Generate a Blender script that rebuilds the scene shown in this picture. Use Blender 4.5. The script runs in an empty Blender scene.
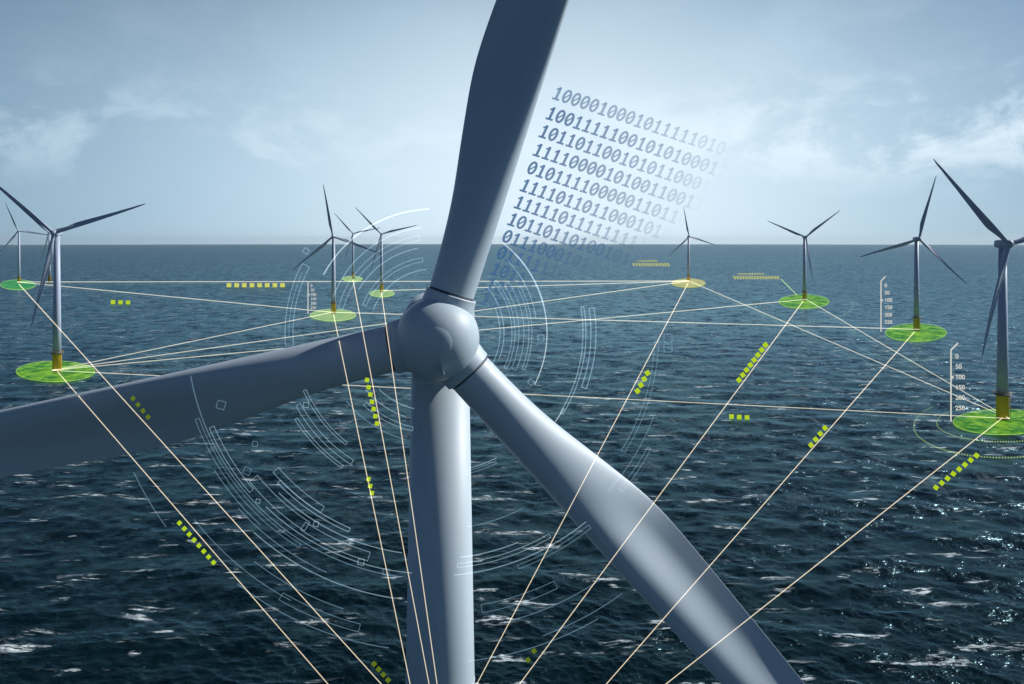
import bpy, math, random
import numpy as np
from mathutils import Vector, Matrix

random.seed(7)
rng = np.random.default_rng(11)
PI = math.pi
R_ = math.radians
sc = bpy.context.scene
C = sc.collection

# ------------------------------------------------------------------ camera
CAMZ = 85.0
F = 900.0                      # focal length in pixels of the 1024 wide picture
EYE = 239.5                    # row of the true eye level
cam = bpy.data.cameras.new("camera")
cam.sensor_width = 36.0
cam.lens = F * 36.0 / 1024.0
cam.shift_y = -(342.0 - EYE) / 1024.0
cam.clip_start = 0.5
cam.clip_end = 200000.0
camo = bpy.data.objects.new("camera", cam)
C.objects.link(camo)
camo.location = (0, 0, CAMZ)
camo.rotation_euler = (R_(90), 0, 0)
sc.camera = camo

# ------------------------------------------------------------------ light
SUN_AZ, SUN_EL = R_(72.0), R_(35.0)      # azimuth to the right of the view direction (+Y)
SUN_STRENGTH = 5.0
SKY_STRENGTH = 0.061
EXPOSURE = 0.0
sc.view_settings.view_transform = 'Standard'
sc.view_settings.look = 'None'
sc.view_settings.gamma = 1.0
sc.view_settings.use_curve_mapping = False
sc.view_settings.exposure = EXPOSURE

world = bpy.data.worlds.new("World")
sc.world = world
world.use_nodes = True
nt = world.node_tree
N, L = nt.nodes, nt.links
for n in list(N):
    N.remove(n)


def wn(kind, **kw):
    n = N.new(kind)
    for k, v in kw.items():
        setattr(n, k, v)
    return n


def wmath(op, a, b=None, clamp=False):
    n = N.new('ShaderNodeMath')
    n.operation = op
    n.use_clamp = clamp
    for i, v in enumerate((a, b)):
        if v is None:
            continue
        if isinstance(v, (int, float)):
            n.inputs[i].default_value = v
        else:
            L.new(v, n.inputs[i])
    return n.outputs[0]


sky = wn('ShaderNodeTexSky', sky_type='NISHITA', sun_disc=False)
sky.sun_elevation = SUN_EL
sky.sun_rotation = SUN_AZ
sky.air_density = 1.0
sky.dust_density = 0.6
sky.ozone_density = 1.5
sky.altitude = 80
tc = wn('ShaderNodeTexCoord')
sep = wn('ShaderNodeSeparateXYZ')
L.new(tc.outputs['Generated'], sep.inputs[0])
sx, sy, sz = sep.outputs
az = wmath('ARCTAN2', sx, sy)
el = wmath('ARCSINE', sz)
# clouds: low, flat-based banks in azimuth and elevation
comb = wn('ShaderNodeCombineXYZ')
L.new(wmath('MULTIPLY', az, 1.0), comb.inputs[0])
L.new(wmath('MULTIPLY', el, 1.7), comb.inputs[1])
comb.inputs[2].default_value = 5.10
n1 = wn('ShaderNodeTexNoise')
n1.inputs['Scale'].default_value = 7.5
n1.inputs['Detail'].default_value = 9
n1.inputs['Roughness'].default_value = 0.64
n1.inputs['Distortion'].default_value = 0.25
L.new(comb.outputs[0], n1.inputs['Vector'])
r1 = wn('ShaderNodeMapRange', interpolation_type='SMOOTHSTEP')
L.new(n1.outputs['Fac'], r1.inputs[0])
r1.inputs[1].default_value = 0.46
r1.inputs[2].default_value = 0.64
# band of elevations the cloud bank stands in
b1 = wn('ShaderNodeMapRange', interpolation_type='SMOOTHSTEP')
L.new(el, b1.inputs[0]); b1.inputs[1].default_value = 0.035; b1.inputs[2].default_value = 0.10
b2 = wn('ShaderNodeMapRange', interpolation_type='SMOOTHSTEP')
L.new(el, b2.inputs[0]); b2.inputs[1].default_value = 0.11; b2.inputs[2].default_value = 0.19
b2.inputs[3].default_value = 1.0; b2.inputs[4].default_value = 0.12
cl = wmath('MULTIPLY', wmath('MULTIPLY', r1.outputs[0], b1.outputs[0]), b2.outputs[0])
ra = wn('ShaderNodeMapRange', interpolation_type='SMOOTHSTEP')
L.new(az, ra.inputs[0]); ra.inputs[1].default_value = -0.05; ra.inputs[2].default_value = 0.3
ra.inputs[3].default_value = 0.30; ra.inputs[4].default_value = 0.75
cl = wmath('MULTIPLY', cl, ra.outputs[0], True)
# bright veil added ahead only; sky behind stays dim to deepen the shade
def bump(v, c, w):
    t = wmath('DIVIDE', wmath('SUBTRACT', v, c), w)
    return wmath('EXPONENT', wmath('MULTIPLY', wmath('MULTIPLY', t, t), -1.0))
veil = wmath('MULTIPLY', bump(az, 0.04, 0.85), bump(el, 0.0, 0.34))
n2 = wn('ShaderNodeTexNoise')
n2.inputs['Scale'].default_value = 2.2
n2.inputs['Detail'].default_value = 4
L.new(comb.outputs[0], n2.inputs['Vector'])
veil = wmath('MULTIPLY', veil, wmath('ADD', wmath('MULTIPLY', n2.outputs['Fac'], 0.35), 0.75), True)
hi = wn('ShaderNodeMapRange', interpolation_type='SMOOTHSTEP')
L.new(el, hi.inputs[0]); hi.inputs[1].default_value = 0.22; hi.inputs[2].default_value = 0.55
hi.inputs[3].default_value = 1.0; hi.inputs[4].default_value = 0.0
veil = wmath('MULTIPLY', veil, hi.outputs[0])  # veil cut off overhead so sea reflections and shaded sides stay dark
core = wmath('MULTIPLY', bump(az, 0.06, 0.34), bump(el, 0.05, 0.22))  # extra brightness added to the middle of the sky ahead
tint = wn('ShaderNodeMix', data_type='RGBA', blend_type='MULTIPLY')
tint.inputs['Factor'].default_value = 1.0
tint.inputs['B'].default_value = (0.21, 0.37, 0.62, 1)  # clear sky darkened and blued to deepen the shaded sides
L.new(sky.outputs[0], tint.inputs['A'])
m1 = wn('ShaderNodeMix', data_type='RGBA')
L.new(tint.outputs['Result'], m1.inputs['A'])
m1.inputs['B'].default_value = (7.2, 10.9, 13.9, 1)
L.new(wmath('MULTIPLY', veil, 0.93), m1.inputs['Factor'])
m2 = wn('ShaderNodeMix', data_type='RGBA')
m15 = wn('ShaderNodeMix', data_type='RGBA')
L.new(m1.outputs['Result'], m15.inputs['A'])
m15.inputs['B'].default_value = (13.8, 16.2, 17.8, 1)
L.new(wmath('MULTIPLY', core, 0.85), m15.inputs['Factor'])
L.new(m15.outputs['Result'], m2.inputs['A'])
m2.inputs['B'].default_value = (13.6, 16.0, 17.8, 1)
L.new(cl, m2.inputs['Factor'])
bg = wn('ShaderNodeBackground')
bg.inputs['Strength'].default_value = SKY_STRENGTH
L.new(m2.outputs['Result'], bg.inputs['Color'])
wo = wn('ShaderNodeOutputWorld')
L.new(bg.outputs[0], wo.inputs['Surface'])

sun = bpy.data.lights.new("sun", 'SUN')
sun.energy = SUN_STRENGTH
sun.angle = R_(0.6)
sun.color = (1.0, 0.98, 0.95)
suno = bpy.data.objects.new("sun", sun)
C.objects.link(suno)
sdir = Vector((math.sin(SUN_AZ) * math.cos(SUN_EL), math.cos(SUN_AZ) * math.cos(SUN_EL), math.sin(SUN_EL)))
suno.rotation_euler = sdir.to_track_quat('Z', 'Y').to_euler()
suno.location = sdir * 300

# ------------------------------------------------------------------ helpers
def P(px, py, D):
    """a point of the place at depth D seen at the given pixel"""
    return Vector(((px - 512.0) / F * D, D, CAMZ - (py - EYE) / F * D))


def depth_on_sea(py):
    return CAMZ * F / (py - EYE)


def tag(o, label=None, cat=None, group=None, kind=None):
    if label: o['label'] = label
    if cat: o['category'] = cat
    if group: o['group'] = group
    if kind: o['kind'] = kind
    return o


def empty(name, loc, rz=0.0):
    o = bpy.data.objects.new(name, None)
    C.objects.link(o)
    o.location = loc
    o.rotation_euler = (0, 0, rz)
    o.empty_display_size = 1
    return o


class MB:
    def __init__(self):
        self.v = []; self.f = []; self.s = []

    def add(self, vs, fs, smooth=False, M=None):
        b = len(self.v)
        for p in vs:
            p = Vector(p)
            if M is not None: p = M @ p
            self.v.append(tuple(p))
        for f in fs:
            self.f.append([b + i for i in f]); self.s.append(smooth)
        return self

    def box(self, lo, hi, M=None):
        x0, y0, z0 = lo; x1, y1, z1 = hi
        return self.add([(x0, y0, z0), (x1, y0, z0), (x1, y1, z0), (x0, y1, z0), (x0, y0, z1), (x1, y0, z1), (x1, y1, z1), (x0, y1, z1)],
                        [(0, 3, 2, 1), (4, 5, 6, 7), (0, 1, 5, 4), (1, 2, 6, 5), (2, 3, 7, 6), (3, 0, 4, 7)], False, M)

    def lathe(self, prof, n=48, M=None, smooth=True, cap0=True, cap1=True):
        """profile of (radius, z) turned about Z"""
        vs = []; fs = []
        for (r, z) in prof:
            for k in range(n):
                a = 2 * PI * k / n
                vs.append((r * math.cos(a), r * math.sin(a), z))
        for i in range(len(prof) - 1):
            for k in range(n):
                k2 = (k + 1) % n
                fs.append((i * n + k, i * n + k2, (i + 1) * n + k2, (i + 1) * n + k))
        if cap0: fs.append(tuple(reversed(range(n))))
        if cap1: fs.append(tuple(range((len(prof) - 1) * n, len(prof) * n)))
        return self.add(vs, fs, smooth, M)

    def tube(self, a, b, ra, rb, n=8):
        a = Vector(a); b = Vector(b)
        q = (b - a).to_track_quat('Z', 'Y').to_matrix()
        vs = []
        for (c, r) in ((a, ra), (b, rb)):
            for k in range(n):
                t = 2 * PI * k / n
                vs.append(c + q @ Vector((r * math.cos(t), r * math.sin(t), 0)))
        fs = [(k, (k + 1) % n, n + (k + 1) % n, n + k) for k in range(n)]
        fs += [tuple(reversed(range(n))), tuple(range(n, 2 * n))]
        return self.add(vs, fs, True)

    def build(self, name, mat, parent=None, loc=None):
        me = bpy.data.meshes.new(name)
        me.from_pydata(self.v, [], self.f)
        me.polygons.foreach_set('use_smooth', self.s)
        me.update()
        if mat: me.materials.append(mat)
        o = bpy.data.objects.new(name, me)
        C.objects.link(o)
        if parent: o.parent = parent
        if loc is not None: o.location = loc
        return o


def smooth_by_angle(o, deg=35):
    me = o.data
    import bmesh
    bm = bmesh.new(); bm.from_mesh(me)
    for e in bm.edges:
        if len(e.link_faces) == 2 and e.calc_face_angle(0) > R_(deg):
            e.smooth = False
    bm.to_mesh(me); bm.free()


# ------------------------------------------------------------------ materials
def newmat(name):
    m = bpy.data.materials.new(name)
    m.use_nodes = True
    return m, m.node_tree.nodes, m.node_tree.links, m.node_tree.nodes['Principled BSDF']


def paint(name, col, rough=0.38, dirt=0.10, scale=0.5, streak=1.0, coat=0.0):
    m, n, l, b = newmat(name)
    t = n.new('ShaderNodeTexCoord')
    mp = n.new('ShaderNodeMapping'); mp.inputs['Scale'].default_value = (1, 1, streak)
    l.new(t.outputs['Object'], mp.inputs[0])
    no = n.new('ShaderNodeTexNoise'); no.inputs['Scale'].default_value = scale
    no.inputs['Detail'].default_value = 7; no.inputs['Roughness'].default_value = 0.6
    l.new(mp.outputs[0], no.inputs['Vector'])
    mx = n.new('ShaderNodeMix'); mx.data_type = 'RGBA'
    mx.inputs['A'].default_value = (*[c * (1 - dirt) for c in col], 1)
    mx.inputs['B'].default_value = (*[min(1, c * (1 + dirt)) for c in col], 1)
    l.new(no.outputs['Fac'], mx.inputs['Factor'])
    l.new(mx.outputs['Result'], b.inputs['Base Color'])
    mr = n.new('ShaderNodeMapRange'); mr.inputs[3].default_value = rough - 0.06; mr.inputs[4].default_value = rough + 0.1
    l.new(no.outputs['Fac'], mr.inputs[0]); l.new(mr.outputs[0], b.inputs['Roughness'])
    b.inputs['Coat Weight'].default_value = coat
    return m


def glow(name, col, strength=1.0, alpha=1.0, fade=False, solid=False):
    """a see-through light: emission mixed with transparency"""
    m = bpy.data.materials.new(name); m.use_nodes = True
    n, l = m.node_tree.nodes, m.node_tree.links
    for x in list(n): n.remove(x)
    e = n.new('ShaderNodeEmission'); e.inputs[0].default_value = (*col, 1); e.inputs[1].default_value = strength
    # light adds to what is behind it and blocks nothing, so it throws no shadow
    e.inputs[1].default_value = strength * alpha * 1.12
    t = n.new('ShaderNodeBsdfTransparent')
    mx = n.new('ShaderNodeAddShader')
    if fade:
        a = n.new('ShaderNodeAttribute'); a.attribute_name = 'fade'
        mu = n.new('ShaderNodeMath'); mu.operation = 'MULTIPLY'; mu.inputs[1].default_value = strength * alpha * 1.12
        l.new(a.outputs['Fac'], mu.inputs[0]); l.new(mu.outputs[0], e.inputs[1])
    o = n.new('ShaderNodeOutputMaterial')
    l.new(t.outputs[0], mx.inputs[0]); l.new(e.outputs[0], mx.inputs[1]); l.new(mx.outputs[0], o.inputs[0])
    if solid:
        n.remove(mx)
        e.inputs[1].default_value = strength
        mx = n.new('ShaderNodeMixShader'); mx.inputs[0].default_value = alpha
        l.new(t.outputs[0], mx.inputs[1]); l.new(e.outputs[0], mx.inputs[2]); l.new(mx.outputs[0], o.inputs[0])
    m.cycles.emission_sampling = 'NONE'
    return m


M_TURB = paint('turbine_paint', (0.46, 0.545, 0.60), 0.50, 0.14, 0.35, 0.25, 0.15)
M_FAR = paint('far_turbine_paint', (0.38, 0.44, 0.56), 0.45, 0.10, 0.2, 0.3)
M_GAP = paint('rubber_seal', (0.09, 0.10, 0.125), 0.6)
M_YEL = paint('yellow_paint', (0.55, 0.33, 0.015), 0.5, 0.25, 0.6, 0.4)
M_STEEL = paint('platform_steel', (0.08, 0.085, 0.09), 0.6, 0.2)
M_BEAM = glow('beam_light', (0.93, 0.77, 0.54), 0.62, 0.66)
M_LINK = glow('link_light', (0.90, 0.84, 0.62), 0.58, 0.52)
M_ARC = glow('dial_light', (0.50, 0.74, 0.88), 0.50, 0.30)
M_ARCB = glow('dial_light_bright', (0.80, 0.92, 0.97), 0.50, 0.42)
M_ARCD = glow('dial_light_dim', (0.36, 0.60, 0.78), 0.40, 0.28)
M_MARK = glow('marker_light', (0.55, 0.78, 0.02), 0.82, 0.92, solid=True)
M_MARKY = glow('marker_light_yellow', (0.80, 0.80, 0.16), 0.80, 0.92, solid=True)
M_MARKD = glow('marker_light_dim', (0.30, 0.46, 0.02), 0.40, 0.70, solid=True)
M_GAUGE = glow('gauge_light', (0.90, 0.92, 0.84), 0.70, 0.85, solid=True)
M_DASH = glow('dashed_ring_light', (0.55, 0.78, 0.15), 0.62, 0.75, True)
M_DASHD = glow('dashed_ring_light_dim', (0.35, 0.60, 0.30), 0.40, 0.45, True)
M_RIM = glow('disc_rim_light', (0.55, 0.78, 0.15), 0.62, 0.75)
M_STRIP = glow('strip_light', (0.72, 0.76, 0.28), 0.62, 0.75, solid=True)


def disc_mat(name, ca, cb, alpha):
    m = bpy.data.materials.new(name); m.use_nodes = True
    n, l = m.node_tree.nodes, m.node_tree.links
    for x in list(n): n.remove(x)
    t = n.new('ShaderNodeTexCoord')
    no = n.new('ShaderNodeTexNoise'); no.inputs['Scale'].default_value = 11
    no.inputs['Detail'].default_value = 6; no.inputs['Roughness'].default_value = 0.65
    l.new(t.outputs['Generated'], no.inputs['Vector'])
    mr = n.new('ShaderNodeMapRange'); mr.inputs[1].default_value = 0.42; mr.inputs[2].default_value = 0.60
    l.new(no.outputs['Fac'], mr.inputs[0])
    mx = n.new('ShaderNodeMix'); mx.data_type = 'RGBA'
    mx.inputs['A'].default_value = (*ca, 1); mx.inputs['B'].default_value = (*cb, 1)
    l.new(mr.outputs[0], mx.inputs['Factor'])
    e = n.new('ShaderNodeEmission'); e.inputs[1].default_value = 0.86
    l.new(mx.outputs['Result'], e.inputs[0])
    tr = n.new('ShaderNodeBsdfTransparent')
    ms = n.new('ShaderNodeMixShader'); ms.inputs[0].default_value = alpha
    o = n.new('ShaderNodeOutputMaterial')
    l.new(tr.outputs[0], ms.inputs[1]); l.new(e.outputs[0], ms.inputs[2]); l.new(ms.outputs[0], o.inputs[0])
    m.cycles.emission_sampling = 'NONE'
    return m


M_DISC_G = disc_mat('green_disc_light', (0.03, 0.28, 0.04), (0.42, 0.86, 0.06), 0.60)
M_DISC_T = disc_mat('teal_disc_light', (0.02, 0.38, 0.12), (0.14, 0.60, 0.16), 0.6)
M_DISC_P = disc_mat('pale_disc_light', (0.36, 0.66, 0.28), (0.66, 0.86, 0.34), 0.65)
M_DISC_Y = disc_mat('yellow_disc_light', (0.62, 0.62, 0.26), (0.90, 0.86, 0.36), 0.7)

# ------------------------------------------------------------------ sea
RE = 6371000.0


def build_sea():
    # polar sheet about the foot of the camera, fine where the waves can be made out
    dy = np.concatenate([np.arange(2.3, 8, 0.5), np.arange(8, 470, 0.95)])
    r = CAMZ * F / dy                     # far to near
    r = r[::-1]
    near = np.linspace(4, r[0], 26, endpoint=False)
    r = np.concatenate([near, r, [34500.0, 36500.0]])
    half = R_(36)
    fine = np.linspace(-half, half, 1230)
    coarse = np.linspace(half, 2 * PI - half, 170)[1:-1]
    th = np.concatenate([fine, coarse])
    nr, na = len(r), len(th)
    Rr, T = np.meshgrid(r, th, indexing='ij')
    X = Rr * np.sin(T); Y = Rr * np.cos(T)
    spac = np.maximum(Rr * Rr / (CAMZ * F), 0.0) * 1.0
    spac = np.maximum(spac, Rr * (2 * half / 1230))
    side = np.abs(((T + PI) % (2 * PI)) - PI) > half
    spac = np.where(side, np.maximum(spac, Rr * 0.03), spac)
    spac = np.maximum(spac, 0.25)
    spac[:26] = np.maximum(spac[:26], 8)
    # wind sea: crests run across the view, slightly skewed
    Z = np.zeros_like(X); DX = np.zeros_like(X); DY = np.zeros_like(X); J = np.zeros_like(X); LOST = np.zeros_like(X)
    nw = 150
    lam = np.exp(rng.uniform(np.log(1.3), np.log(40), nw))
    wind = R_(-100)
    for i in range(nw):
        k = 2 * PI / lam[i]
        d = wind + rng.normal(0, 0.60 + 0.3 * (lam[i] < 8))
        kx, ky = k * math.cos(d), k * math.sin(d)
        amp = 0.0050 * lam[i] ** 0.66 * rng.uniform(0.5, 1.4)
        ph = rng.uniform(0, 2 * PI)
        att = np.clip((lam[i] / spac - 2.2) / 3.0, 0, 1)
        a = amp * att
        q = kx * X + ky * Y + ph
        s, c = np.sin(q), np.cos(q)
        Z += a * c
        DX -= 0.95 * a * math.cos(d) * s
        DY -= 0.95 * a * math.sin(d) * s
        J += a * k * c
        LOST += 0.5 * (amp * k) ** 2 * (1 - att)
    X += DX; Y += DY
    Z = Z - (Rr * Rr) / (2 * RE)
    co = np.stack([X, Y, Z], -1).reshape(-1, 3)
    idx = np.arange(nr * na).reshape(nr, na)
    a = idx[:-1, :]; b = idx[1:, :]
    a2 = np.roll(a, -1, 1); b2 = np.roll(b, -1, 1)
    quads = np.stack([a, a2, b2, b], -1).reshape(-1, 4)
    me = bpy.data.meshes.new('sea')
    me.vertices.add(len(co)); me.vertices.foreach_set('co', co.astype(np.float32).ravel())
    me.loops.add(quads.size); me.loops.foreach_set('vertex_index', quads.astype(np.int32).ravel())
    me.polygons.add(len(quads))
    me.polygons.foreach_set('loop_start', (np.arange(len(quads)) * 4).astype(np.int32))
    me.polygons.foreach_set('loop_total', np.full(len(quads), 4, np.int32))
    me.update()
    at = me.attributes.new('crest', 'FLOAT', 'POINT')
    at.data.foreach_set('value', J.astype(np.float32).ravel())
    # slope of the waves too small for the sheet: the material puts it back
    at = me.attributes.new('chop', 'FLOAT', 'POINT')
    at.data.foreach_set('value', np.sqrt(LOST).astype(np.float32).ravel())
    me.polygons.foreach_set('use_smooth', np.ones(len(quads), bool))
    me.update(); me.validate()
    # normals upward
    o = bpy.data.objects.new('sea', me); C.objects.link(o)
    tag(o, kind='structure')
    # water material
    m, n, l, p = newmat('sea_water')

    def nd(k): return n.new(k)

    def mt(op, x, y=None, clamp=False):
        q = nd('ShaderNodeMath'); q.operation = op; q.use_clamp = clamp
        for i, v in enumerate((x, y)):
            if v is None: continue
            if isinstance(v, (int, float)): q.inputs[i].default_value = v
            else: l.new(v, q.inputs[i])
        return q.outputs[0]

    def noise(scale, detail, rough, sxyz=(1, 1, 1), rot=0.0, dist=0.0):
        mp = nd('ShaderNodeMapping'); mp.inputs['Scale'].default_value = sxyz
        mp.inputs['Rotation'].default_value = (0, 0, rot)
        l.new(g.outputs['Position'], mp.inputs[0])
        q = nd('ShaderNodeTexNoise'); q.inputs['Scale'].default_value = scale
        q.inputs['Detail'].default_value = detail; q.inputs['Roughness'].default_value = rough
        q.inputs['Distortion'].default_value = dist
        l.new(mp.outputs[0], q.inputs['Vector'])
        return q.outputs['Fac']

    def ss(v, a, b, lo=0.0, hi=1.0):
        q = nd('ShaderNodeMapRange'); q.interpolation_type = 'SMOOTHSTEP'
        l.new(v, q.inputs[0]); q.inputs[1].default_value = a; q.inputs[2].default_value = b
        q.inputs[3].default_value = lo; q.inputs[4].default_value = hi
        return q.outputs[0]

    g = nd('ShaderNodeNewGeometry')
    cr = nd('ShaderNodeAttribute'); cr.attribute_name = 'crest'
    # ripples on top of the modelled waves: three sizes
    h1 = noise(0.9, 3, 0.5, (0.7, 1, 1), 0.12)
    h2 = noise(0.22, 4, 0.55, (0.8, 1, 1), -0.1)
    h3 = noise(0.06, 5, 0.62, (1.1, 0.8, 1), 0.15)
    hs = mt('ADD', mt('ADD', mt('MULTIPLY', h1, 0.52), mt('MULTIPLY', h2, 1.2)), mt('MULTIPLY', h3, 3.0))
    bp = nd('ShaderNodeBump'); bp.inputs['Strength'].default_value = 0.8; bp.inputs['Distance'].default_value = 1.0
    l.new(hs, bp.inputs['Height'])
    ch = nd('ShaderNodeAttribute'); ch.attribute_name = 'chop'
    vec = None
    for (scl, amt) in ((0.30, 0.55), (0.075, 0.75)):
        q = nd('ShaderNodeTexNoise'); q.inputs['Scale'].default_value = scl; q.inputs['Detail'].default_value = 3
        l.new(g.outputs['Position'], q.inputs['Vector'])
        v1 = nd('ShaderNodeVectorMath'); v1.operation = 'SUBTRACT'; v1.inputs[1].default_value = (0.5, 0.5, 0.5)
        l.new(q.outputs['Color'], v1.inputs[0])
        v2 = nd('ShaderNodeVectorMath'); v2.operation = 'MULTIPLY'; v2.inputs[1].default_value = (amt, amt, 0)
        l.new(v1.outputs[0], v2.inputs[0])
        if vec is None: vec = v2.outputs[0]
        else:
            v3 = nd('ShaderNodeVectorMath'); v3.operation = 'ADD'
            l.new(vec, v3.inputs[0]); l.new(v2.outputs[0], v3.inputs[1]); vec = v3.outputs[0]
    v4 = nd('ShaderNodeVectorMath'); v4.operation = 'SCALE'
    l.new(vec, v4.inputs[0]); l.new(mt('MULTIPLY', ch.outputs['Fac'], 12.0), v4.inputs[3])
    v5 = nd('ShaderNodeVectorMath'); v5.operation = 'ADD'
    l.new(bp.outputs[0], v5.inputs[0]); l.new(v4.outputs[0], v5.inputs[1])
    v6 = nd('ShaderNodeVectorMath'); v6.operation = 'NORMALIZE'
    l.new(v5.outputs[0], v6.inputs[0])
    l.new(v6.outputs[0], p.inputs['Normal'])
    # whitecaps: sparse patches, broken up, favouring crests
    f1 = noise(0.085, 2, 0.5, (0.6, 1.7, 1), 0.08, 0.3)
    f2 = noise(0.42, 6, 0.72, (0.5, 1.7, 1), 0.05, 0.8)
    f3 = noise(0.006, 2, 0.5)
    patch = mt('ADD', f1, mt('MULTIPLY', mt('SUBTRACT', f3, 0.5), 0.25))
    patch = mt('ADD', patch, mt('MULTIPLY', cr.outputs['Fac'], 0.085))
    pm = ss(patch, 0.62, 0.67)
    foam = mt('MULTIPLY', pm, ss(f2, 0.47, 0.60))
    # small flecks everywhere
    f4 = noise(0.14, 3, 0.6, (0.42, 1.6, 1), -0.06, 0.4)
    f4 = mt('ADD', f4, mt('MULTIPLY', cr.outputs['Fac'], 0.05))
    fl = mt('MULTIPLY', ss(f4, 0.625, 0.70), ss(f2, 0.42, 0.58))
    foam = mt('MAXIMUM', foam, mt('MULTIPLY', fl, 0.5))
    # far streaks of broken water
    f5 = noise(0.075, 4, 0.65, (1.1, 0.42, 1), 0.04, 0.3)
    foam = mt('MAXIMUM', foam, mt('MULTIPLY', ss(f5, 0.58, 0.68), mt('MULTIPLY', ss(ch.outputs['Fac'], 0.13, 0.18), 0.30)))
    mx = nd('ShaderNodeMix'); mx.data_type = 'RGBA'
    big = noise(0.004, 3, 0.5, (0.6, 1, 1))
    wc = nd('ShaderNodeMix'); wc.data_type = 'RGBA'
    wc.inputs['A'].default_value = (0.0004, 0.0055, 0.0075, 1)
    wc.inputs['B'].default_value = (0.0012, 0.0110, 0.0140, 1)
    l.new(big, wc.inputs['Factor'])
    l.new(wc.outputs['Result'], mx.inputs['A'])
    mx.inputs['B'].default_value = (0.60, 0.67, 0.70, 1)
    l.new(mt('MULTIPLY', foam, 0.9), mx.inputs['Factor'])
    l.new(mx.outputs['Result'], p.inputs['Base Color'])
    l.new(ss(foam, 0.0, 0.6, 0.18, 0.7), p.inputs['Roughness'])
    # body of the water and its surface reflection, laid together by Fresnel
    p.inputs['Specular IOR Level'].default_value = 0.0
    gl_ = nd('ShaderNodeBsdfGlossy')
    gl_.inputs['Color'].default_value = (0.40, 0.65, 0.74, 1)  # reflected light darkened and tinted teal by colour; plain water has no such tint
    l.new(v6.outputs[0], gl_.inputs['Normal'])
    l.new(ss(foam, 0.0, 0.6, 0.27, 0.7), gl_.inputs['Roughness'])
    fr = nd('ShaderNodeFresnel'); fr.inputs['IOR'].default_value = 1.333
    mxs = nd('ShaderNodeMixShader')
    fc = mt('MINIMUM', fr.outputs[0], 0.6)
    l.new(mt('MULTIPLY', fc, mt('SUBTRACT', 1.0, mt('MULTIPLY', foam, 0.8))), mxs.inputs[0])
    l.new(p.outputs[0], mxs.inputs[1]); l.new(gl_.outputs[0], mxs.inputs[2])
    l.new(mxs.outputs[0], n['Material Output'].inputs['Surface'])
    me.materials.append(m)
    return o


build_sea()

# air: one closed box round everything, thin even haze
hz, hn, hl, hp = newmat('sea_haze')
hn.remove(hp)
pv = hn.new('ShaderNodeVolumePrincipled')
pv.inputs['Color'].default_value = (0.82, 0.94, 1.0, 1)
pv.inputs['Density'].default_value = 0.000014
pv.inputs['Anisotropy'].default_value = 0.25
hl.new(pv.outputs[0], hn['Material Output'].inputs['Volume'])
hb = MB().box((-37000, -37000, -115), (37000, 37000, 165))
ho = hb.build('haze', hz)
tag(ho, 'pale sea haze filling the air over the water', 'haze', kind='stuff')
del ho['category']
ho['category'] = 'haze'

# ------------------------------------------------------------------ turbines
def lerp_tab(tab, x):
    for i in range(len(tab) - 1):
        if x <= tab[i + 1][0]:
            t = (x - tab[i][0]) / (tab[i + 1][0] - tab[i][0])
            t = max(0, min(1, t))
            return tab[i][1] + (tab[i + 1][1] - tab[i][1]) * t
    return tab[-1][1]


def sm_tab(tab, x, w=1.2):
    return sum(lerp_tab(tab, x + w * d) * k for d, k in ((-1, .15), (-.5, .22), (0, .26), (.5, .22), (1, .15)))


WIDTH = [(0, 2.26), (4.6, 2.36), (7, 2.56), (9.7, 3.02), (13.3, 3.56), (15.2, 3.6), (18, 3.48), (23.3, 3.22), (35, 2.4), (48, 1.55), (57, .95), (60, .28)]
LEAD = [(0, 1.13), (24, 1.10), (40, .85), (52, .55), (60, .12)]
TWIST = [(0, 24), (6, 24), (14, 20), (25, 12), (40, 5), (60, 0)]
THICK = [(0, 1.0), (3.5, 1.0), (7, .78), (10, .56), (14, .40), (20, .31), (30, .24), (60, .16)]
ROUND = [(0, 1.0), (4.0, 1.0), (7.5, .62), (10.5, .26), (13.5, .04), (15, 0), (60, 0)]


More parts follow.
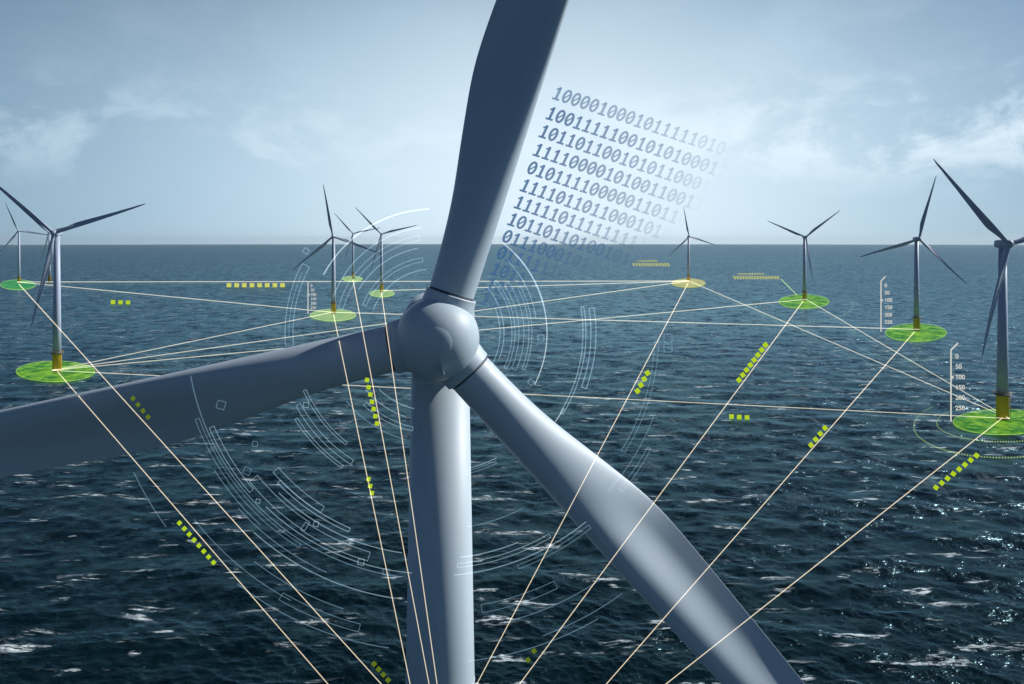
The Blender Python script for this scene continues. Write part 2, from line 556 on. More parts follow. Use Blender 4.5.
def blade_mesh(r0, r1, nsec, npt, width_scale=1.0):
    vs = []; fs = []
    for i in range(nsec):
        t = i / (nsec - 1)
        z = r0 + (r1 - r0) * t
        w = sm_tab(WIDTH, z) * width_scale; tw = R_(sm_tab(TWIST, z, 2)); th = sm_tab(THICK, z, 1.0)
        rd = max(0.0, min(1.0, sm_tab(ROUND, z, 1.0)))
        lead = sm_tab(LEAD, z) * width_scale
        c = w / (math.cos(tw) * (1 - rd) + rd)
        for k in range(npt):
            ph = 2 * PI * k / npt
            s = (1 - math.cos(ph)) / 2                 # 0 leading, 1 trailing
            # circle
            xc = -c * s; yc = c / 2 * math.sin(ph)
            # aerofoil, suction side is +Y (downwind), pressure side -Y with a hollow aft part
            prof = 2.0 * (1.4845 * math.sqrt(s) - 0.63 * s - 1.758 * s * s + 1.4215 * s ** 3 - 0.5075 * s ** 4)
            if ph <= PI:
                ya = c * (th * 0.56 * prof / 1.0 * 0.5 * 2 / 2 + 0.03 * math.sin(PI * s))
            else:
                u = max(0, min(1, (s - 0.26) / 0.52)); u = u * u * (3 - 2 * u)
                hl = max(0, min(1, (z - 10.5) / 5.5)); hl = hl * hl * (3 - 2 * hl)
                ya = -c * th * 0.46 * prof * (1 - 0.93 * u * hl) * 0.95 + c * 0.03 * math.sin(PI * s) * (1 - 0.5 * u)
            x = xc; y = yc * rd + ya * (1 - rd)
            # twist about the leading quarter, leading edge turned towards the wind (-Y)
            px = -c * (0.5 * rd + 0.3 * (1 - rd))
            dx = x - px
            X = px + dx * math.cos(tw) + y * math.sin(tw) * 0
            Y = -dx * math.sin(tw) * (1 - rd) + y
            # place so that the leading edge follows the line
            X0 = px + (0 - px) * math.cos(tw) if rd < 1 else 0
            X0 = X0 * (1 - rd)
            X = (px + dx * (math.cos(tw) * (1 - rd) + rd)) - X0
            bend = -0.0009 * z * z
            vs.append((lead + X, Y + bend, z))
    for i in range(nsec - 1):
        for k in range(npt):
            k2 = (k + 1) % npt
            fs.append((i * npt + k, i * npt + k2, (i + 1) * npt + k2, (i + 1) * npt + k))
    fs.append(tuple(reversed(range(npt)))); fs.append(tuple(range((nsec - 1) * npt, nsec * npt)))
    return vs, fs


def tower_profile(z0, z1, rb, rt):
    return [(rb + (rt - rb) * t, z0 + (z1 - z0) * t) for t in (0, .25, .5, .75, 1)]


YROT = Matrix.Rotation(R_(90), 4, 'X')        # turns +Z into -Y

# --- the big turbine in front, 45 m away
HUBZ = CAMZ - (338 - EYE) / 20.0
hub_pos = Vector(((437.5 - 512) / 20.0, 45.0, HUBZ))
yaw = R_(3.0)
OVER = 5.0


def overhang_base(hub, yaw, over):
    # tower stands 'over' metres downwind of the rotor plane
    return Vector((hub.x - math.sin(yaw) * over, hub.y + math.cos(yaw) * over, 0))


main = empty('wind_turbine', overhang_base(hub_pos, yaw, OVER), 0)
main.rotation_euler = (0, 0, yaw)
tag(main, 'huge wind turbine filling the foreground, its hub and blades cut by the frame', 'wind turbine')
mb = MB(); mb.lathe(tower_profile(14, HUBZ - 2.35, 2.75, 1.60), 96)
tower = mb.build('tower', M_TURB, main)
# flange seams of the tower sections
for z in (HUBZ - 2.8, HUBZ - 19.5, HUBZ - 42):
    rr = 1.60 + (2.75 - 1.60) * ((HUBZ - 2.35 - z) / (HUBZ - 16.35))
    sm = MB(); sm.lathe([(rr + .001, z - .05), (rr + .022, z - .03), (rr + .022, z + .03), (rr + .001, z + .05)], 96, None, True, False, False)
    sm.build('flange', M_TURB, tower)
mb = MB(); mb.lathe([(1.62, HUBZ - 2.34), (1.86, HUBZ - 2.30), (1.86, HUBZ - 2.06), (1.70, HUBZ - 2.0)], 96)
mb.build('yaw_ring', M_TURB, main)
mb = MB(); mb.lathe([(2.7, -4), (2.7, 12.6), (2.85, 12.8), (2.85, 13.95)], 64); mb.build('foundation', M_YEL, main)
mb = MB(); mb.lathe([(4.2, 13.96), (4.2, 14.2), (2.76, 14.25)], 64); pl = mb.build('platform', M_STEEL, main)
# nacelle: rounded body turned about Y, squared a little
def nacelle(parent, mat, hubz, over, n=40, L0=1.5, L1=9.5, w=1.9, hgt=1.95):
    vs = []; fs = []
    prof = [(L0, .86), (L0 + .15, .95), (L0 + .5, 1.0), (L0 + (L1 - L0) * .5, 1.02), (L1 - 1.2, .97), (L1 - .35, .88), (L1, .66)]
    for (y, s) in prof:
        for k in range(n):
            a = 2 * PI * k / n
            ca, sa = math.cos(a), math.sin(a)
            e = 0.62
            x = w * s * math.copysign(abs(ca) ** e, ca); z = hgt * s * math.copysign(abs(sa) ** e, sa)
            vs.append((x, y - over, hubz + z))
    for i in range(len(prof) - 1):
        for k in range(n):
            k2 = (k + 1) % n
            fs.append((i * n + k, (i + 1) * n + k, (i + 1) * n + k2, i * n + k2))
    fs.append(tuple(range(n))); fs.append(tuple(reversed(range((len(prof) - 1) * n, len(prof) * n))))
    return MB().add(vs, fs, True).build('nacelle', mat, parent)


nac = nacelle(main, M_TURB, HUBZ, OVER)
smooth_by_angle(nac, 30)
mb = MB(); mb.tube((0.5, 3.6, HUBZ + 1.9), (0.5, 3.6, HUBZ + 3.3), .04, .03); mb.tube((0.2, 3.6, HUBZ + 3.2), (0.8, 3.6, HUBZ + 3.2), .025, .025)
mb.build('wind_sensor', M_STEEL, nac)

# hub: spinner shell turned about the rotor axis (points to -Y)
HP = Vector((0, -OVER, HUBZ))
prof = []
for t in np.linspace(0, 1, 26):
    a = t * PI / 2
    prof.append((max(0.001, 2.06 * math.sin(a) ** 0.92), 0.55 + 1.95 * math.cos(a)))       # nose
prof = prof[::-1]
prof = [(1.80, -1.45), (1.98, -1.30), (2.07, -0.95), (2.09, -0.3), (2.09, 0.3)] + prof
mb = MB(); mb.lathe(prof, 96, Matrix.Translation(HP) @ YROT)
hub = mb.build('hub', M_TURB, main); smooth_by_angle(hub, 40)
# nose cap: slightly proud dome at the centre of the spinner
prof = [(1.02, 2.12)]
for t in np.linspace(1, 0, 14):
    a = t * PI / 2
    prof.append((max(.001, 0.99 * math.sin(a)), 2.12 + 0.42 * math.cos(a)))
mb = MB(); mb.lathe(prof, 72, Matrix.Translation(HP) @ YROT, cap0=True)
mb.build('nose_cap', M_TURB, hub)
# lifting rib under the nose
mb = MB(); mb.box((-0.03, -2.36, -1.55), (0.03, -1.9, -0.85), Matrix.Translation(HP) @ Matrix.Rotation(R_(-14), 4, 'Y'))
mb.build('lifting_rib', M_TURB, hub)

# seams between the shell panels of the spinner
for (r_, y_) in ((2.093, 0.28), (2.093, -0.62)):
    mb = MB(); mb.lathe([(r_ - .01, y_ - .012), (r_ + .004, y_ - .008), (r_ + .004, y_ + .008), (r_ - .01, y_ + .012)], 96, Matrix.Translation(HP) @ YROT, True, False, False)
    mb.build('panel_seam', M_GAP, hub)

bv, bf = blade_mesh(2.42, 60.0, 150, 72)
for deg in (72.2, 191.9, 312.1):
    rot = R_(90 - deg)                   # about +Y, positive turns +Z towards +X
    # collar of the hub that takes the blade root
    mb = MB()
    mb.lathe([(1.38, 0.9), (1.34, 1.7), (1.30, 2.05), (1.30, 2.26), (1.26, 2.30)], 72)
    so = mb.build('blade_socket', M_TURB, hub, HP); so.rotation_euler = (0, rot, 0)
    smooth_by_angle(so, 30)
    mb = MB(); mb.add(bv, bf, True)
    b = mb.build('blade', M_TURB, main, HP); b.rotation_euler = (0, rot, 0)
    smooth_by_angle(b, 50)
    mb = MB(); mb.lathe([(1.13, 2.301), (1.15, 2.31), (1.15, 2.40), (1.13, 2.419)], 72)
    g = mb.build('root_seal', M_GAP, b)

# --- the far turbines
def far_turbine():
    r = empty('wind_turbine', (0, 0, 0))
    H = 80.0
    MB().lathe([(2.75, -3.5), (2.75, 12.2), (2.9, 12.4)], 28).build('foundation', M_YEL, r)
    MB().lathe([(3.9, 12.41), (3.9, 12.9), (2.7, 12.95)], 28).build('platform', M_STEEL, r)
    rl = MB()
    for k in range(10):
        a = 2 * PI * k / 10
        rl.tube((3.8 * math.cos(a), 3.8 * math.sin(a), 12.9), (3.8 * math.cos(a), 3.8 * math.sin(a), 14.1), .06, .06, 5)
    for z in (13.5, 14.1):
        rl.lathe([(3.75, z - .05), (3.85, z), (3.75, z + .05)], 28, None, True, False, False)
    rl.build('railing', M_YEL, r)
    MB().tube((2.95, -1.2, -2), (2.95, -1.2, 12.4), .16, .16, 8).build('boat_fender', M_YEL, r)
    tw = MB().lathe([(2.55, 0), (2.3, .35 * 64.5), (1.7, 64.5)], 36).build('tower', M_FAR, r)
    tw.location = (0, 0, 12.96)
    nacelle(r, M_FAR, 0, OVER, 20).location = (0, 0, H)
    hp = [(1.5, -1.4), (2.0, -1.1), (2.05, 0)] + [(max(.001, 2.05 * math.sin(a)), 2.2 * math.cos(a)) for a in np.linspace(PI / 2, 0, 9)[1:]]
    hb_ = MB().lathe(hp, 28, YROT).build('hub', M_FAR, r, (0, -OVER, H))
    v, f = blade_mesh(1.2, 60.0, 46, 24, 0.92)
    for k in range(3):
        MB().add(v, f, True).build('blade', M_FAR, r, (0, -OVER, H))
    return r


def copy_tree(o, parent=None):
    c = o.copy(); C.objects.link(c); c.parent = parent
    for ch in list(o.children): copy_tree(ch, c)
    return c


GR = 'distant wind turbines standing in the sea'
#      x     base   hub y  first blade angle, yaw, label
SPEC = [
    (57, 373, 233, 18, 6, 'large grey turbine at the left edge with a yellow base on a green disc'),
    (19, 283, 231, 112, 14, 'small distant turbine at the far left, standing on a teal green disc'),
    (49.5, 282, 232.5, 17, 8, 'tiny pale turbine almost hidden behind the large left turbine, without a disc'),
    (333.5, 314, 236.5, 100, 4, 'turbine with an upright blade left of the big hub, beside a small white gauge'),
    (353, 279, 233.5, 132, 10, 'faintest and farthest of the three turbines left of the big hub, in the middle'),
    (381.5, 292, 234, 134, 5, 'turbine nearest the big hub on its left, on a small pale disc'),
    (688.5, 282, 236.5, 102, 6, 'small dark turbine right of the digits, standing on the yellow disc'),
    (804.5, 300.8, 237, 38, 3, 'turbine with two blades raised like a V, on a bright green disc'),
    (916.5, 331.5, 239, 76, 2, 'second turbine from the right, one blade upright, beside a white gauge'),
    (1002.5, 421.5, 244, 134, 3, 'large turbine at the right edge with a yellow foundation and dashed rings'),
]
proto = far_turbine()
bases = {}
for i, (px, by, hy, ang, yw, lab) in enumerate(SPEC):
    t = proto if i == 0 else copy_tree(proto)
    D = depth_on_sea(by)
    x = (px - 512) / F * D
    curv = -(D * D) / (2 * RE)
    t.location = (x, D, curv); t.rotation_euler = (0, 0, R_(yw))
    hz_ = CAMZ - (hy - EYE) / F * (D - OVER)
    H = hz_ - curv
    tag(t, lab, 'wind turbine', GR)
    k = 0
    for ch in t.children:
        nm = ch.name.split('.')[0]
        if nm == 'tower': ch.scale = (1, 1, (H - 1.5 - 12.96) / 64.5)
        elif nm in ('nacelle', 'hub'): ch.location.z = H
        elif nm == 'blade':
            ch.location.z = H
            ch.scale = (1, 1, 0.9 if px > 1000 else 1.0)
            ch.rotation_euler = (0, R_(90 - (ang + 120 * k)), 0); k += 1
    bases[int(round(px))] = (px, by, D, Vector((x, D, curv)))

# ------------------------------------------------------------------ light discs on the water
def ellipse_disc(rx, ry, n=72):
    vs = [(0, 0, 0)] + [(rx * math.cos(2 * PI * k / n), ry * math.sin(2 * PI * k / n), 0) for k in range(n)]
    fs = [(0, 1 + k, 1 + (k + 1) % n) for k in range(n)]
    return vs, fs


def ellipse_ring(rx, ry, w, wy, a0, a1, dash=0, n=120, duty=.6):
    vs = []; fs = []
    if dash:
        n = dash * 4
        for k in range(n + 1):
            s = a0 + (a1 - a0) * k / n
            vs += [((rx - w) * math.cos(s), (ry - wy) * math.sin(s), 0), ((rx + w) * math.cos(s), (ry + wy) * math.sin(s), 0)]
        fs = [(2 * k, 2 * k + 1, 2 * k + 3, 2 * k + 2) for k in range(n)]
    else:
        for k in range(n + 1):
            s = a0 + (a1 - a0) * k / n
            vs += [((rx - w) * math.cos(s), (ry - wy) * math.sin(s), 0), ((rx + w) * math.cos(s), (ry + wy) * math.sin(s), 0)]
        fs = [(2 * k, 2 * k + 1, 2 * k + 3, 2 * k + 2) for k in range(n)]
    return vs, fs


DISCS = [  # key, cx, cy, rx px, ry px, material, label
    (57, 55.5, 370.5, 39.5, 10.5, M_DISC_G, 'glowing green disc on the water round the large left turbine'),
    (19, 18, 284, 17.5, 5, M_DISC_T, 'small teal green disc on the water at the far left'),
    (334, 333, 314.5, 23, 6, M_DISC_P, 'pale green disc under the upright-bladed turbine left of the big hub'),
    (353, 352.5, 278.5, 10, 2.6, M_DISC_P, 'tiniest pale disc, under the farthest turbine left of the hub'),
    (382, 382, 293, 12.5, 3.6, M_DISC_P, 'small pale disc under the turbine nearest the big hub'),
    (688, 688.5, 282.5, 17, 4.5, M_DISC_Y, 'yellow disc on the water right of the digits'),
    (804, 804, 300.5, 25, 7, M_DISC_G, 'bright green disc under the turbine with the V shaped blades'),
    (916, 916, 331.5, 30.5, 9, M_DISC_G, 'green disc under the second turbine from the right'),
    (1002, 1003, 421, 50, 13, M_DISC_G, 'largest green disc, under the turbine at the right edge'),
]
def dashed(v, f, mat, root):
    o = MB().add([(p[0] + p[1] * root.location.x / root.location.y, p[1], p[2]) for p in v], f).build('dashed_ring', mat, root, (0, 0, .1))
    at = o.data.attributes.new('fade', 'FLOAT', 'POINT')
    at.data.foreach_set('value', [1.0 if (i // 2) % 4 in (0, 1) else 0.0 for i in range(len(v))])
    return o


gd = 'glowing discs on the water at the turbine feet'
for key, cx, cy, rx, ry, mat, lab in DISCS:
    D = (CAMZ - 0.9) * F / (cy - EYE)
    X = (cx - 512) / F * D
    rxm = rx * D / F; rym = ry * D * D / (CAMZ * F)
    z = 0.9 - D * D / (2 * RE)
    root = empty('light_disc', (X, D, z)); shr = X / D; tag(root, lab, 'light disc', gd)
    v, f = ellipse_disc(rxm, rym); MB().add([(p[0] + p[1] * shr, p[1], p[2]) for p in v], f).build('disc', mat, root)
    pxm = D / F; pym = D * D / (CAMZ * F)
    rm = M_STRIP if mat is M_DISC_Y else M_RIM
    v, f = ellipse_ring(rxm * .995, rym * .995, .22 * pxm, .22 * pym, 0, 2 * PI)
    MB().add([(p[0] + p[1] * shr, p[1], p[2]) for p in v], f).build('rim', rm, root, (0, 0, .05))
    if key == 1002:
        for (r1, r2, m_, dn) in ((88, 31, M_DASH, 110), (66, 19, M_DASH, 84)):
            v, f = ellipse_ring(r1 * pxm, r2 * pym, .45 * pxm, .5 * pym, R_(150), R_(330), dn)
            dashed(v, f, m_, root)
    if key == 916:
        v, f = ellipse_ring(62 * pxm, 22 * pym, .3 * pxm, .4 * pym, R_(165), R_(300), 60)
        dashed(v, f, M_DASHD, root)
    if key == 804:
        v, f = ellipse_ring(47 * pxm, 16 * pym, .3 * pxm, .4 * pym, R_(190), R_(372), 60)
        dashed(v, f, M_DASHD, root)
    if key == 57:
        v, f = ellipse_ring(72 * pxm, 24 * pym, .4 * pxm, .5 * pym, R_(-50), R_(20), 26)
        dashed(v, f, M_DASHD, root)

# ------------------------------------------------------------------ links from foot to foot and beams to the near end
def foot(key, dz=2.6, dx=0.0):
    px, by, D, p = bases[key]
    return p + Vector((dx, -6, dz))


NM = {57: 'the large left turbine', 19: 'the far left turbine', 334: 'the upright-bladed turbine', 382: 'the turbine nearest the hub',
      353: 'the farthest turbine', 688: 'the yellow disc turbine', 804: 'the V-bladed turbine', 916: 'the second right turbine', 1002: 'the right edge turbine'}
bases[334] = bases[[k for k in bases if k in (333, 334)][0]]
bases[382] = bases[[k for k in bases if k in (381, 382)][0]]
bases[353] = bases[353]
bases[804] = bases[[k for k in bases if k in (804, 805)][0]]
bases[688] = bases[[k for k in bases if k in (688, 689)][0]]
bases[916] = bases[[k for k in bases if k in (916, 917)][0]]
bases[1002] = bases[[k for k in bases if k in (1002, 1003)][0]]
gl = 'thin pale light lines linking the turbine feet'
for a, b in ((19, 688), (19, 334), (57, 334), (57, 688), (57, 804), (57, 1002), (334, 916), (382, 688), (688, 1002), (804, 1002)):
    pa, pb = foot(a), foot(b)
    w = 0.40 / F
    o = MB().tube(pa, pb, pa.y * w, pb.y * w, 8).build('light_line', M_LINK)
    tag(o, 'thin pale line from %s to %s' % (NM[a], NM[b]), 'light line', gl)

gb = 'pale light beams running from the turbine feet to the bottom of the picture'
BEAMS = {}
for key, x0, y0, x1 in ((1002, 1002, 421.5, 668), (916, 914.5, 333.5, 607), (804, 803, 302.5, 520), (688, 688, 284, 477), (382, 381.5, 294, 437),
                        (353, 353, 280.5, 429), (334, 333.5, 315.5, 410), (57, 57.5, 374, 327), (19, 19, 285, 381)):
    D0 = depth_on_sea(y0)
    sl = (x1 - x0) / (684.0 - y0)
    ye = 930.0; xe = x1 + sl * (ye - 684)
    pa = P(x0, y0, D0) + Vector((0, 0, 1.5)); pb = P(xe, ye, 2.0)
    w = 0.42 / F
    o = MB().tube(pa, pb, pa.y * w, pb.y * w, 8).build('light_beam', M_BEAM)
    o['kind'] = 'thing'; tag(o, 'long pale beam running down to the bottom edge from %s' % NM[key], 'light beam', gb)
    BEAMS[key] = (x0, y0, D0, xe, ye, 2.0)

# ------------------------------------------------------------------ square marker strips
def beam_depth(key, py):
    x0, y0, D0, xe, ye, De = BEAMS[key]
    t = (py - y0) / (ye - y0)
    return 1.0 / (1 / D0 + (1 / De - 1 / D0) * t)


gm = 'short strips of small glowing squares'
def strip(pts, key, mat, size, lab, ang=0.0, depth=None):
    mid = pts[len(pts) // 2]
    root = None
    for (px, py) in pts:
        D = beam_depth(key, py) if key else depth
        p = P(px, py, D)
        if root is None:
            root = empty('marker_strip', p); tag(root, lab, 'marker strip', gm); base = p
        s = size * 0.86 * D / F / 2
        t = s * 0.25
        M = Matrix.Translation(p - base) @ Matrix.Rotation(ang, 4, 'Y')
        MB().box((-s, -t, -s), (s, t, s), M).build('marker', mat, root)


def line(x0, y0, x1, y1, n):
    return [(x0 + (x1 - x0) * i / (n - 1), y0 + (y1 - y0) * i / (n - 1)) for i in range(n)]


strip(line(229, 285.3, 282.5, 285.3, 8), None, M_MARKY, 5.0, 'row of eight yellow squares over the sea left of the hub', 0, depth_on_sea(287))
strip(line(113, 302, 128, 302.6, 3), None, M_MARK, 4.6, 'three green squares over the sea between the two left turbines and the hub', 0, depth_on_sea(304))
strip(line(731.5, 416.5, 747, 417.5, 3), None, M_MARK, 5.0, 'three green squares below a line on the dark sea right of centre', 0, depth_on_sea(419))
strip(line(133, 398.5, 148, 417, 4), 19, M_MARKD, 4.6, 'four dim green squares in front of the left blade', 0.75)
strip(line(179.5, 523, 213.5, 562.5, 8), 57, M_MARK, 4.6, 'slanting row of eight green squares at lower left', 0.8)
strip(line(374, 664, 388, 680, 4), 19, M_MARKD, 5.0, 'four dim green squares at the bottom edge left of the tower', 0.8)
strip(line(367, 380, 377, 423.5, 7), 334, M_MARK, 4.8, 'steep row of seven green squares below the left blade root', 0.2)
strip(line(368.5, 479, 372, 493, 3), 334, M_MARK, 4.6, 'three green squares stacked steeply left of the tower', 0.2)
strip(line(647.5, 373, 637.5, 391, 4), 688, M_MARK, 5.4, 'four bright green squares slanting right of the hub', -0.55)
strip(line(765.5, 345, 739, 380, 8), 804, M_MARK, 5.2, 'slanting row of eight bright green squares right of centre', -0.65)
strip(line(825, 428, 811, 445, 4), 916, M_MARK, 5.0, 'four green squares slanting on the dark sea at right', -0.7)
strip(line(976.5, 455.5, 936, 487.5, 8), 1002, M_MARK, 5.0, 'slanting row of eight green squares below the right edge disc', -0.9)
strip(line(534, 651, 528, 660, 2), 804, M_MARKD, 5.0, 'two dim green squares at the bottom right of the tower', -0.65)

# ------------------------------------------------------------------ gauges
def text_mesh(s, size, mat, name, parent, loc, shear=0):
    cu = bpy.data.curves.new(name, 'FONT'); cu.body = s; cu.size = size; cu.extrude = size * 0.03; cu.offset = size * 0.012
    cu.align_x = 'LEFT'; cu.align_y = 'CENTER'
    tmp = bpy.data.objects.new('tmp', cu); C.objects.link(tmp)
    dg = bpy.context.evaluated_depsgraph_get()
    me = bpy.data.meshes.new_from_object(tmp.evaluated_get(dg))
    bpy.data.objects.remove(tmp); bpy.data.curves.remove(cu)
    me.materials.clear(); me.materials.append(mat)
    o = bpy.data.objects.new(name, me); C.objects.link(o); o.parent = parent
    o.location = loc; o.rotation_euler = (R_(90), 0, 0)
    return o


def gauge(x, yt, yb, key, tick, lab, tsz, w=0.7, mat=M_GAUGE, nt_=6):
    D = depth_on_sea(yb)
    px = D / F
    base = P(x, yb, D)
    root = empty('height_gauge', base); tag(root, lab, 'gauge', 'white upright gauges beside the turbines')
    h = (yb - yt) * px
    r = w * px
    k = tick * px
    m = MB(); m.tube((0, 0, 0), (0, 0, h), r, r, 6); m.build('axis', mat, root)
    m = MB(); m.tube((0, 0, h), (k, 0, h + k), r, r, 6); m.build('end_tick', mat, root)
    m = MB(); m.tube((0, 0, 0), (-k, 0, -k * .95), r, r, 6); m.build('end_tick', mat, root)
    m = MB(); m.box((0, -r, h * .62 - r * 1.6), (r * 3, r, h * .62 + r * 1.6)); m.build('pointer', mat, root)
    for i, s in enumerate(('0', '50', '100', '150', '200', '250')[:nt_]):
        text_mesh(s, tsz * px, mat, 'number', root, (4.2 * px * (tsz / 6.2), 0, h - (0.09 + i * 0.145) * h))


gauge(951, 350, 421.5, 1002, 7, 'tallest white gauge with numbers, beside the largest green disc', 6.4, .75)
gauge(881, 281, 331.5, 916, 4.5, 'white gauge with numbers left of the second turbine from the right', 5.2, .6)
gauge(308, 283, 313.5, 334, 0.6, 'faint small white gauge left of the hub by the upright-bladed turbine', 3.8, .5, M_GAUGE)


def hatch(x0, x1, y, D, lab, lead=None):
    px = D / F
    base = P(x0, y, D)
    root = empty('hatched_bar', base); tag(root, lab, 'hatched bar', 'hatched yellow bars floating over the far sea')
    m = MB(); n = int((x1 - x0) / 2.9)
    for i in range(n):
        a = i * 2.9 * px; w = 2.0 * px; h = 2.0 * px; s = 1.3 * px
        m.add([(a, 0, h), (a + w, 0, h), (a + w + s, 0, -h * .6), (a + s, 0, -h * .6), (a, .4 * px, h), (a + w, .4 * px, h), (a + w + s, .4 * px, -h * .6), (a + s, .4 * px, -h * .6)],
              [(0, 1, 2, 3), (7, 6, 5, 4), (0, 4, 5, 1), (1, 5, 6, 2), (2, 6, 7, 3), (3, 7, 4, 0)])
    m.build('bar', M_STRIP, root)
    m = MB(); a = 5 * px
    rr = random.Random(4)
    while a < (x1 - x0) * .66 * px:
        w = rr.uniform(1.0, 2.2) * px
        m.box((a, 0, 3.4 * px), (a + w, .3 * px, 4.9 * px)); a += w + .6 * px
    m.build('caption', M_STRIP, root)
    if lead:
        q = P(lead[0], lead[1], D) - base
        MB().tube(((x1 - x0 + 1) * px, 0, -1.2 * px), q, .3 * px, .3 * px, 6).build('leader', M_RIM, root)


hatch(632, 670, 265, depth_on_sea(282), 'pale hatched bar over the sea left of the yellow disc turbine')
hatch(733, 780, 278, depth_on_sea(300), 'yellow hatched bar with a leader, left of the V-bladed turbine', (797, 295))

# ------------------------------------------------------------------ the dial of light round the hub
DY = 41.5
pm = DY / F
dial = empty('light_dial', P(433, 333, DY))
tag(dial, 'broken rings of fine blue white light floating round the big hub', 'light dial')


def arc(rad, a0, a1, w, mat, name='ring_arc', dw=0.0):
    """angles in picture degrees, 0 right, 90 up; radius and width in picture pixels at the dial's distance"""
    n = max(4, int(abs(a1 - a0) / 2))
    vs = []; fs = []
    for i in range(n + 1):
        a = R_(a0 + (a1 - a0) * i / n)
        for rr in (rad - w / 2, rad + w / 2):
            for y in (-.008, .008):
                vs.append((rr * pm * math.cos(a), y, rr * pm * math.sin(a)))
    for i in range(n):
        b = i * 4; c = b + 4
        fs += [(b, b + 2, c + 2, c), (b + 1, c + 1, c + 3, b + 3), (b, c, c + 1, b + 1), (b + 2, b + 3, c + 3, c + 2)]
    fs += [(0, 1, 3, 2), (n * 4, n * 4 + 2, n * 4 + 3, n * 4 + 1)]
    return vs, fs


def add_arc(*a, **k):
    v, f = arc(*a)
    return MB().add(v, f).build(k.get('name', 'ring_arc'), a[4], dial)


def cell(r0, r1, a0, a1, mat, w=0.6):
    """an outlined segment of a ring"""
    m = MB()
    for r in (r0, r1):
        v, f = arc(r, a0, a1, w, mat); m.add(v, f)
    for a in (a0, a1):
        t = R_(a); u = Vector((math.cos(t), 0, math.sin(t)))
        m.tube(u * r0 * pm, u * r1 * pm, w * pm / 2, w * pm / 2, 4)
    return m.build('ring_segment', mat, dial)


def square(px, py, s, mat, rot=0.0):
    c = Vector(((px - 433) * pm, 0, -(py - 333) * pm))
    h = s * pm / 2
    pts = [c + Matrix.Rotation(rot, 3, 'Y') @ Vector(p) for p in ((-h, 0, -h), (h, 0, -h), (h, 0, h), (-h, 0, h))]
    m = MB()
    for i in range(4): m.tube(pts[i], pts[(i + 1) % 4], .35 * pm, .35 * pm, 4)
    return m.build('tick_box', mat, dial)


# bright inner arcs
add_arc(114, -27, 52, 1.1, M_ARCB)
add_arc(114, 14, 44, 1.7, M_ARC)
cell(86, 91, -24, 34, M_ARC); cell(96, 99, -22, 28, M_ARC); cell(79, 82, -26, 40, M_ARC)
add_arc(71, -22, 40, .8, M_ARC); add_arc(67, -30, 22, .8, M_ARC); add_arc(104, 8, 44, .8, M_ARC)
# upper left fans
add_arc(124, 92, 152, 1.2, M_ARCB)
add_arc(106, 96, 160, .9, M_ARC); cell(93, 98, 98, 165, M_ARC); add_arc(86, 100, 150, .9, M_ARC)
cell(72, 76, 98, 158, M_ARC); add_arc(64, 96, 160, .8, M_ARC)
cell(140, 148, 152, 185, M_ARC); add_arc(144, 155, 182, .7, M_ARCD)
# right outer
cell(150, 153, -32, 10, M_ARC, .9); cell(158, 163, -20, 9, M_ARC, .9)
add_arc(151, -36, -30, .9, M_ARCB)
cell(222, 226, -32, -2, M_ARCD); cell(243, 247, -40, -28, M_ARCD); add_arc(236, -42, -20, .7, M_ARCD)
# lower left: long sweep
add_arc(246, 190, 262, .9, M_ARCD)
cell(238, 243, 203, 221, M_ARC); cell(249, 253, 200, 238, M_ARCD); add_arc(258, 212, 228, .8, M_ARCD)
cell(226, 236, 219, 237, M_ARC); cell(205, 212, 221, 238, M_ARC); cell(212, 216, 224, 247, M_ARC, .8)
add_arc(222, 226, 262, .9, M_ARC); cell(228, 237, 236, 254, M_ARC); add_arc(241, 226, 265, .8, M_ARC)
add_arc(268, 228, 262, .9, M_ARC); add_arc(262, 222, 246, .8, M_ARCD)
cell(150, 155, 208, 238, M_ARC); cell(139, 142, 204, 232, M_ARC); cell(160, 163, 212, 236, M_ARC)
cell(96, 100, 226, 258, M_ARC); add_arc(88, 220, 252, .8, M_ARC); add_arc(78, 226, 256, .8, M_ARC); add_arc(110, 218, 256, .8, M_ARCD)
# bottom right of the tower
cell(232, 236, 276, 300, M_ARC); add_arc(243, 275, 309, .9, M_ARC); cell(247, 251, 290, 309, M_ARCD)
add_arc(226, 277, 292, 1.0, M_ARC); add_arc(197, 280, 297, .8, M_ARCD); add_arc(140, 285, 297, .8, M_ARC); cell(142, 145, 283, 296, M_ARCD)
# outermost
add_arc(303, 218, 242, .7, M_ARCD); cell(300, 308, 240, 256, M_ARCD); add_arc(318, 232, 262, .8, M_ARCD)
add_arc(290, 232, 252, .7, M_ARCD); add_arc(330, 205, 216, .7, M_ARCD)
add_arc(298, 283, 305, .7, M_ARCD); cell(276, 284, 280, 296, M_ARCD); add_arc(322, 290, 306, .7, M_ARCD); add_arc(330, 276, 300, .8, M_ARCD)
for (x, y, s, mt_, r) in ((306, 251, 5, M_ARC, .6), (306, 405, 5, M_ARC, .1), (255, 444, 5, M_ARCD, .2), (221, 405, 8, M_ARCD, .3), (247, 471, 7, M_ARCD, .4),
                          (541, 338, 6, M_ARC, 0), (668, 338, 8, M_ARCD, 0), (668, 348, 8, M_ARCD, 0), (316, 524, 5, M_ARC, .3), (361, 562, 6, M_ARC, .2), (531, 382, 5, M_ARC, .7),
                          (386, 572, 6, M_ARCD, .1), (258, 501, 4, M_ARC, .3)):
    square(x, y, s, mt_, r)

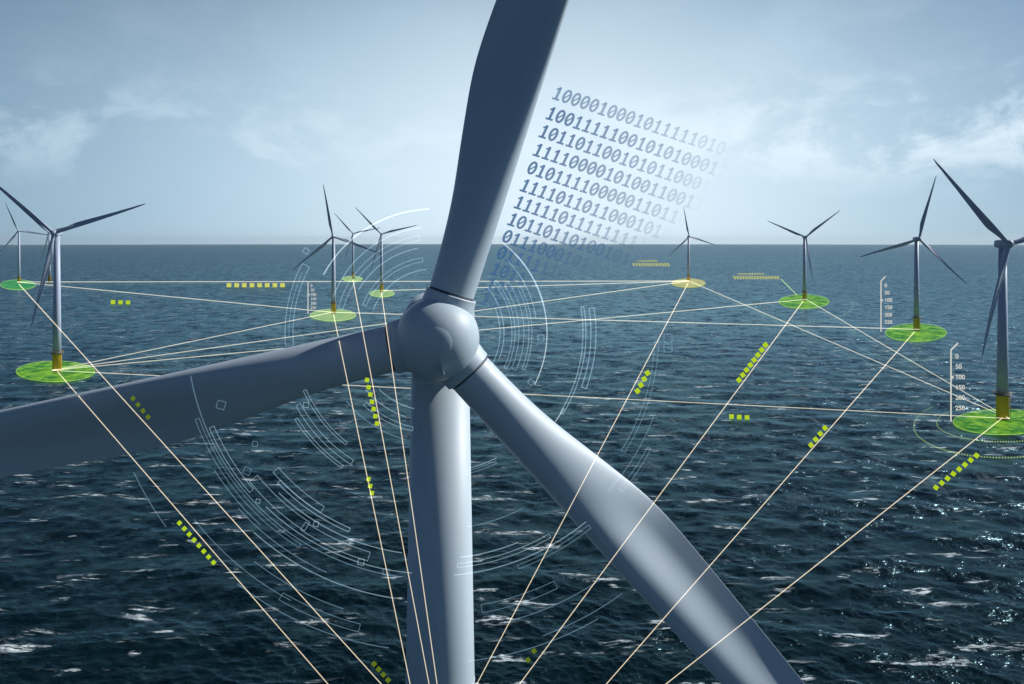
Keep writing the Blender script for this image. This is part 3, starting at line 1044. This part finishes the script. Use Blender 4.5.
# ------------------------------------------------------------------ rows of binary digits beside the upright blade
m = bpy.data.materials.new('digit_tint'); m.use_nodes = True
n_, l_ = m.node_tree.nodes, m.node_tree.links
pb_ = n_['Principled BSDF']
pb_.inputs['Base Color'].default_value = (0.03, 0.09, 0.25, 1)
pb_.inputs['Emission Color'].default_value = (0.06, 0.16, 0.32, 1)
pb_.inputs['Emission Strength'].default_value = 0.75
m.cycles.emission_sampling = 'NONE'
pb_.inputs['Roughness'].default_value = 0.6
at = n_.new('ShaderNodeAttribute'); at.attribute_name = 'fade'
l_.new(at.outputs['Fac'], pb_.inputs['Alpha'])
M_DIGIT = m

ROWS = [  # text, start x, start y (centre of the first digit)
    ('10000100010111110100', 558.0, 93.5), ('10011111001010100011', 551.5, 113.5), ('1011011001010110001', 544.5, 131.5),
    ('1111000010100110011', 538.5, 150.0), ('010111100000110110', 532.5, 168.0), ('11110110110001010', 525.5, 185.5),
    ('111110111111111', 519.5, 202.5), ('1011011010010101', 513.0, 219.5), ('01110001011', 507.5, 236.5), ('011111100', 502.0, 253.0),
    ('1011011', 496.0, 269.0), ('101001', 491.0, 284.5), ('1001', 486.0, 299.0)]
# how far each row stays dense before it fades out (share of its length)
DD = 42.0
px_m = DD / F


def glyph(ch):
    """thick outline strokes of one digit in a 1 x 1.5 cell, returned as quads"""
    vs = []; fs = []

    def ribbon(pts, w, closed=False):
        b = len(vs); n = len(pts)
        for i in range(n):
            p = Vector(pts[i])
            if closed: q0, q1 = Vector(pts[i - 1]), Vector(pts[(i + 1) % n])
            else: q0, q1 = Vector(pts[max(0, i - 1)]), Vector(pts[min(n - 1, i + 1)])
            d = (q1 - q0).normalized(); nn = Vector((-d.y, d.x))
            vs.append(p + nn * w / 2); vs.append(p - nn * w / 2)
        for i in range(n if closed else n - 1):
            j = (i + 1) % n
            fs.append((b + 2 * i, b + 2 * i + 1, b + 2 * j + 1, b + 2 * j))
    if ch == '0':
        ribbon([(0.33 * math.cos(t), 0.63 * math.sin(t)) for t in np.linspace(0, 2 * PI, 20, endpoint=False)], .25, True)
        ribbon([(-.20, -.24), (.20, .24)], .15)
    else:
        ribbon([(.03, -.62), (.03, .70)], .27)
        ribbon([(-.30, .36), (-.10, .48), (.06, .66)], .2)
        ribbon([(-.36, -.64), (.42, -.64)], .21)
    return vs, fs


digits = empty('binary_digits', P(558, 93, DD))
tag(digits, 'slanted rows of blue ones and zeros fading away beside the upright blade', 'digital readout')
d0 = P(558, 93, DD)
for ri, (s, x0, y0) in enumerate(ROWS):
    vs = []; fs = []; fd = []
    adv = (9.05 - ri * .05, 3.02)
    ny = len(s)
    for i, ch in enumerate(s):
        gv, gf = glyph(ch)
        cx = x0 + adv[0] * i; cy = y0 + adv[1] * i
        t = i / max(1, ny - 1)
        al = 0.86 * (1 - t) ** (0.62 if ri < 9 else 0.7) + 0.03
        if ri == 0: al *= .8
        if ri > 9: al *= (1.0, .95, .85, .7)[ri - 9]
        hgt = 9.6 - ri * .03
        th = R_(-17.5)
        b = len(vs)
        for yy in (-.012, .012):
            for p in gv:
                X = p.x * 9.6 + p.y * hgt * 0.14           # sheared like italics
                Y = p.y * hgt
                xr = X * math.cos(th) - Y * math.sin(th); yr = X * math.sin(th) + Y * math.cos(th)
                # picture x right, y up about the digit centre
                w_ = Vector(((cx - 558 + xr) * px_m, yy, (-(cy - 93) + yr) * px_m))
                vs.append(w_); fd.append(al)
        k = len(gv)
        for f in gf:
            fs.append([b + q for q in f])
    o = MB().add(vs, fs).build('digit_row', M_DIGIT, digits)
    at = o.data.attributes.new('fade', 'FLOAT', 'POINT')
    at.data.foreach_set('value', fd)

# ------------------------------------------------------------------ render hints
sc.cycles.volume_bounces = 0
sc.cycles.transparent_max_bounces = 24
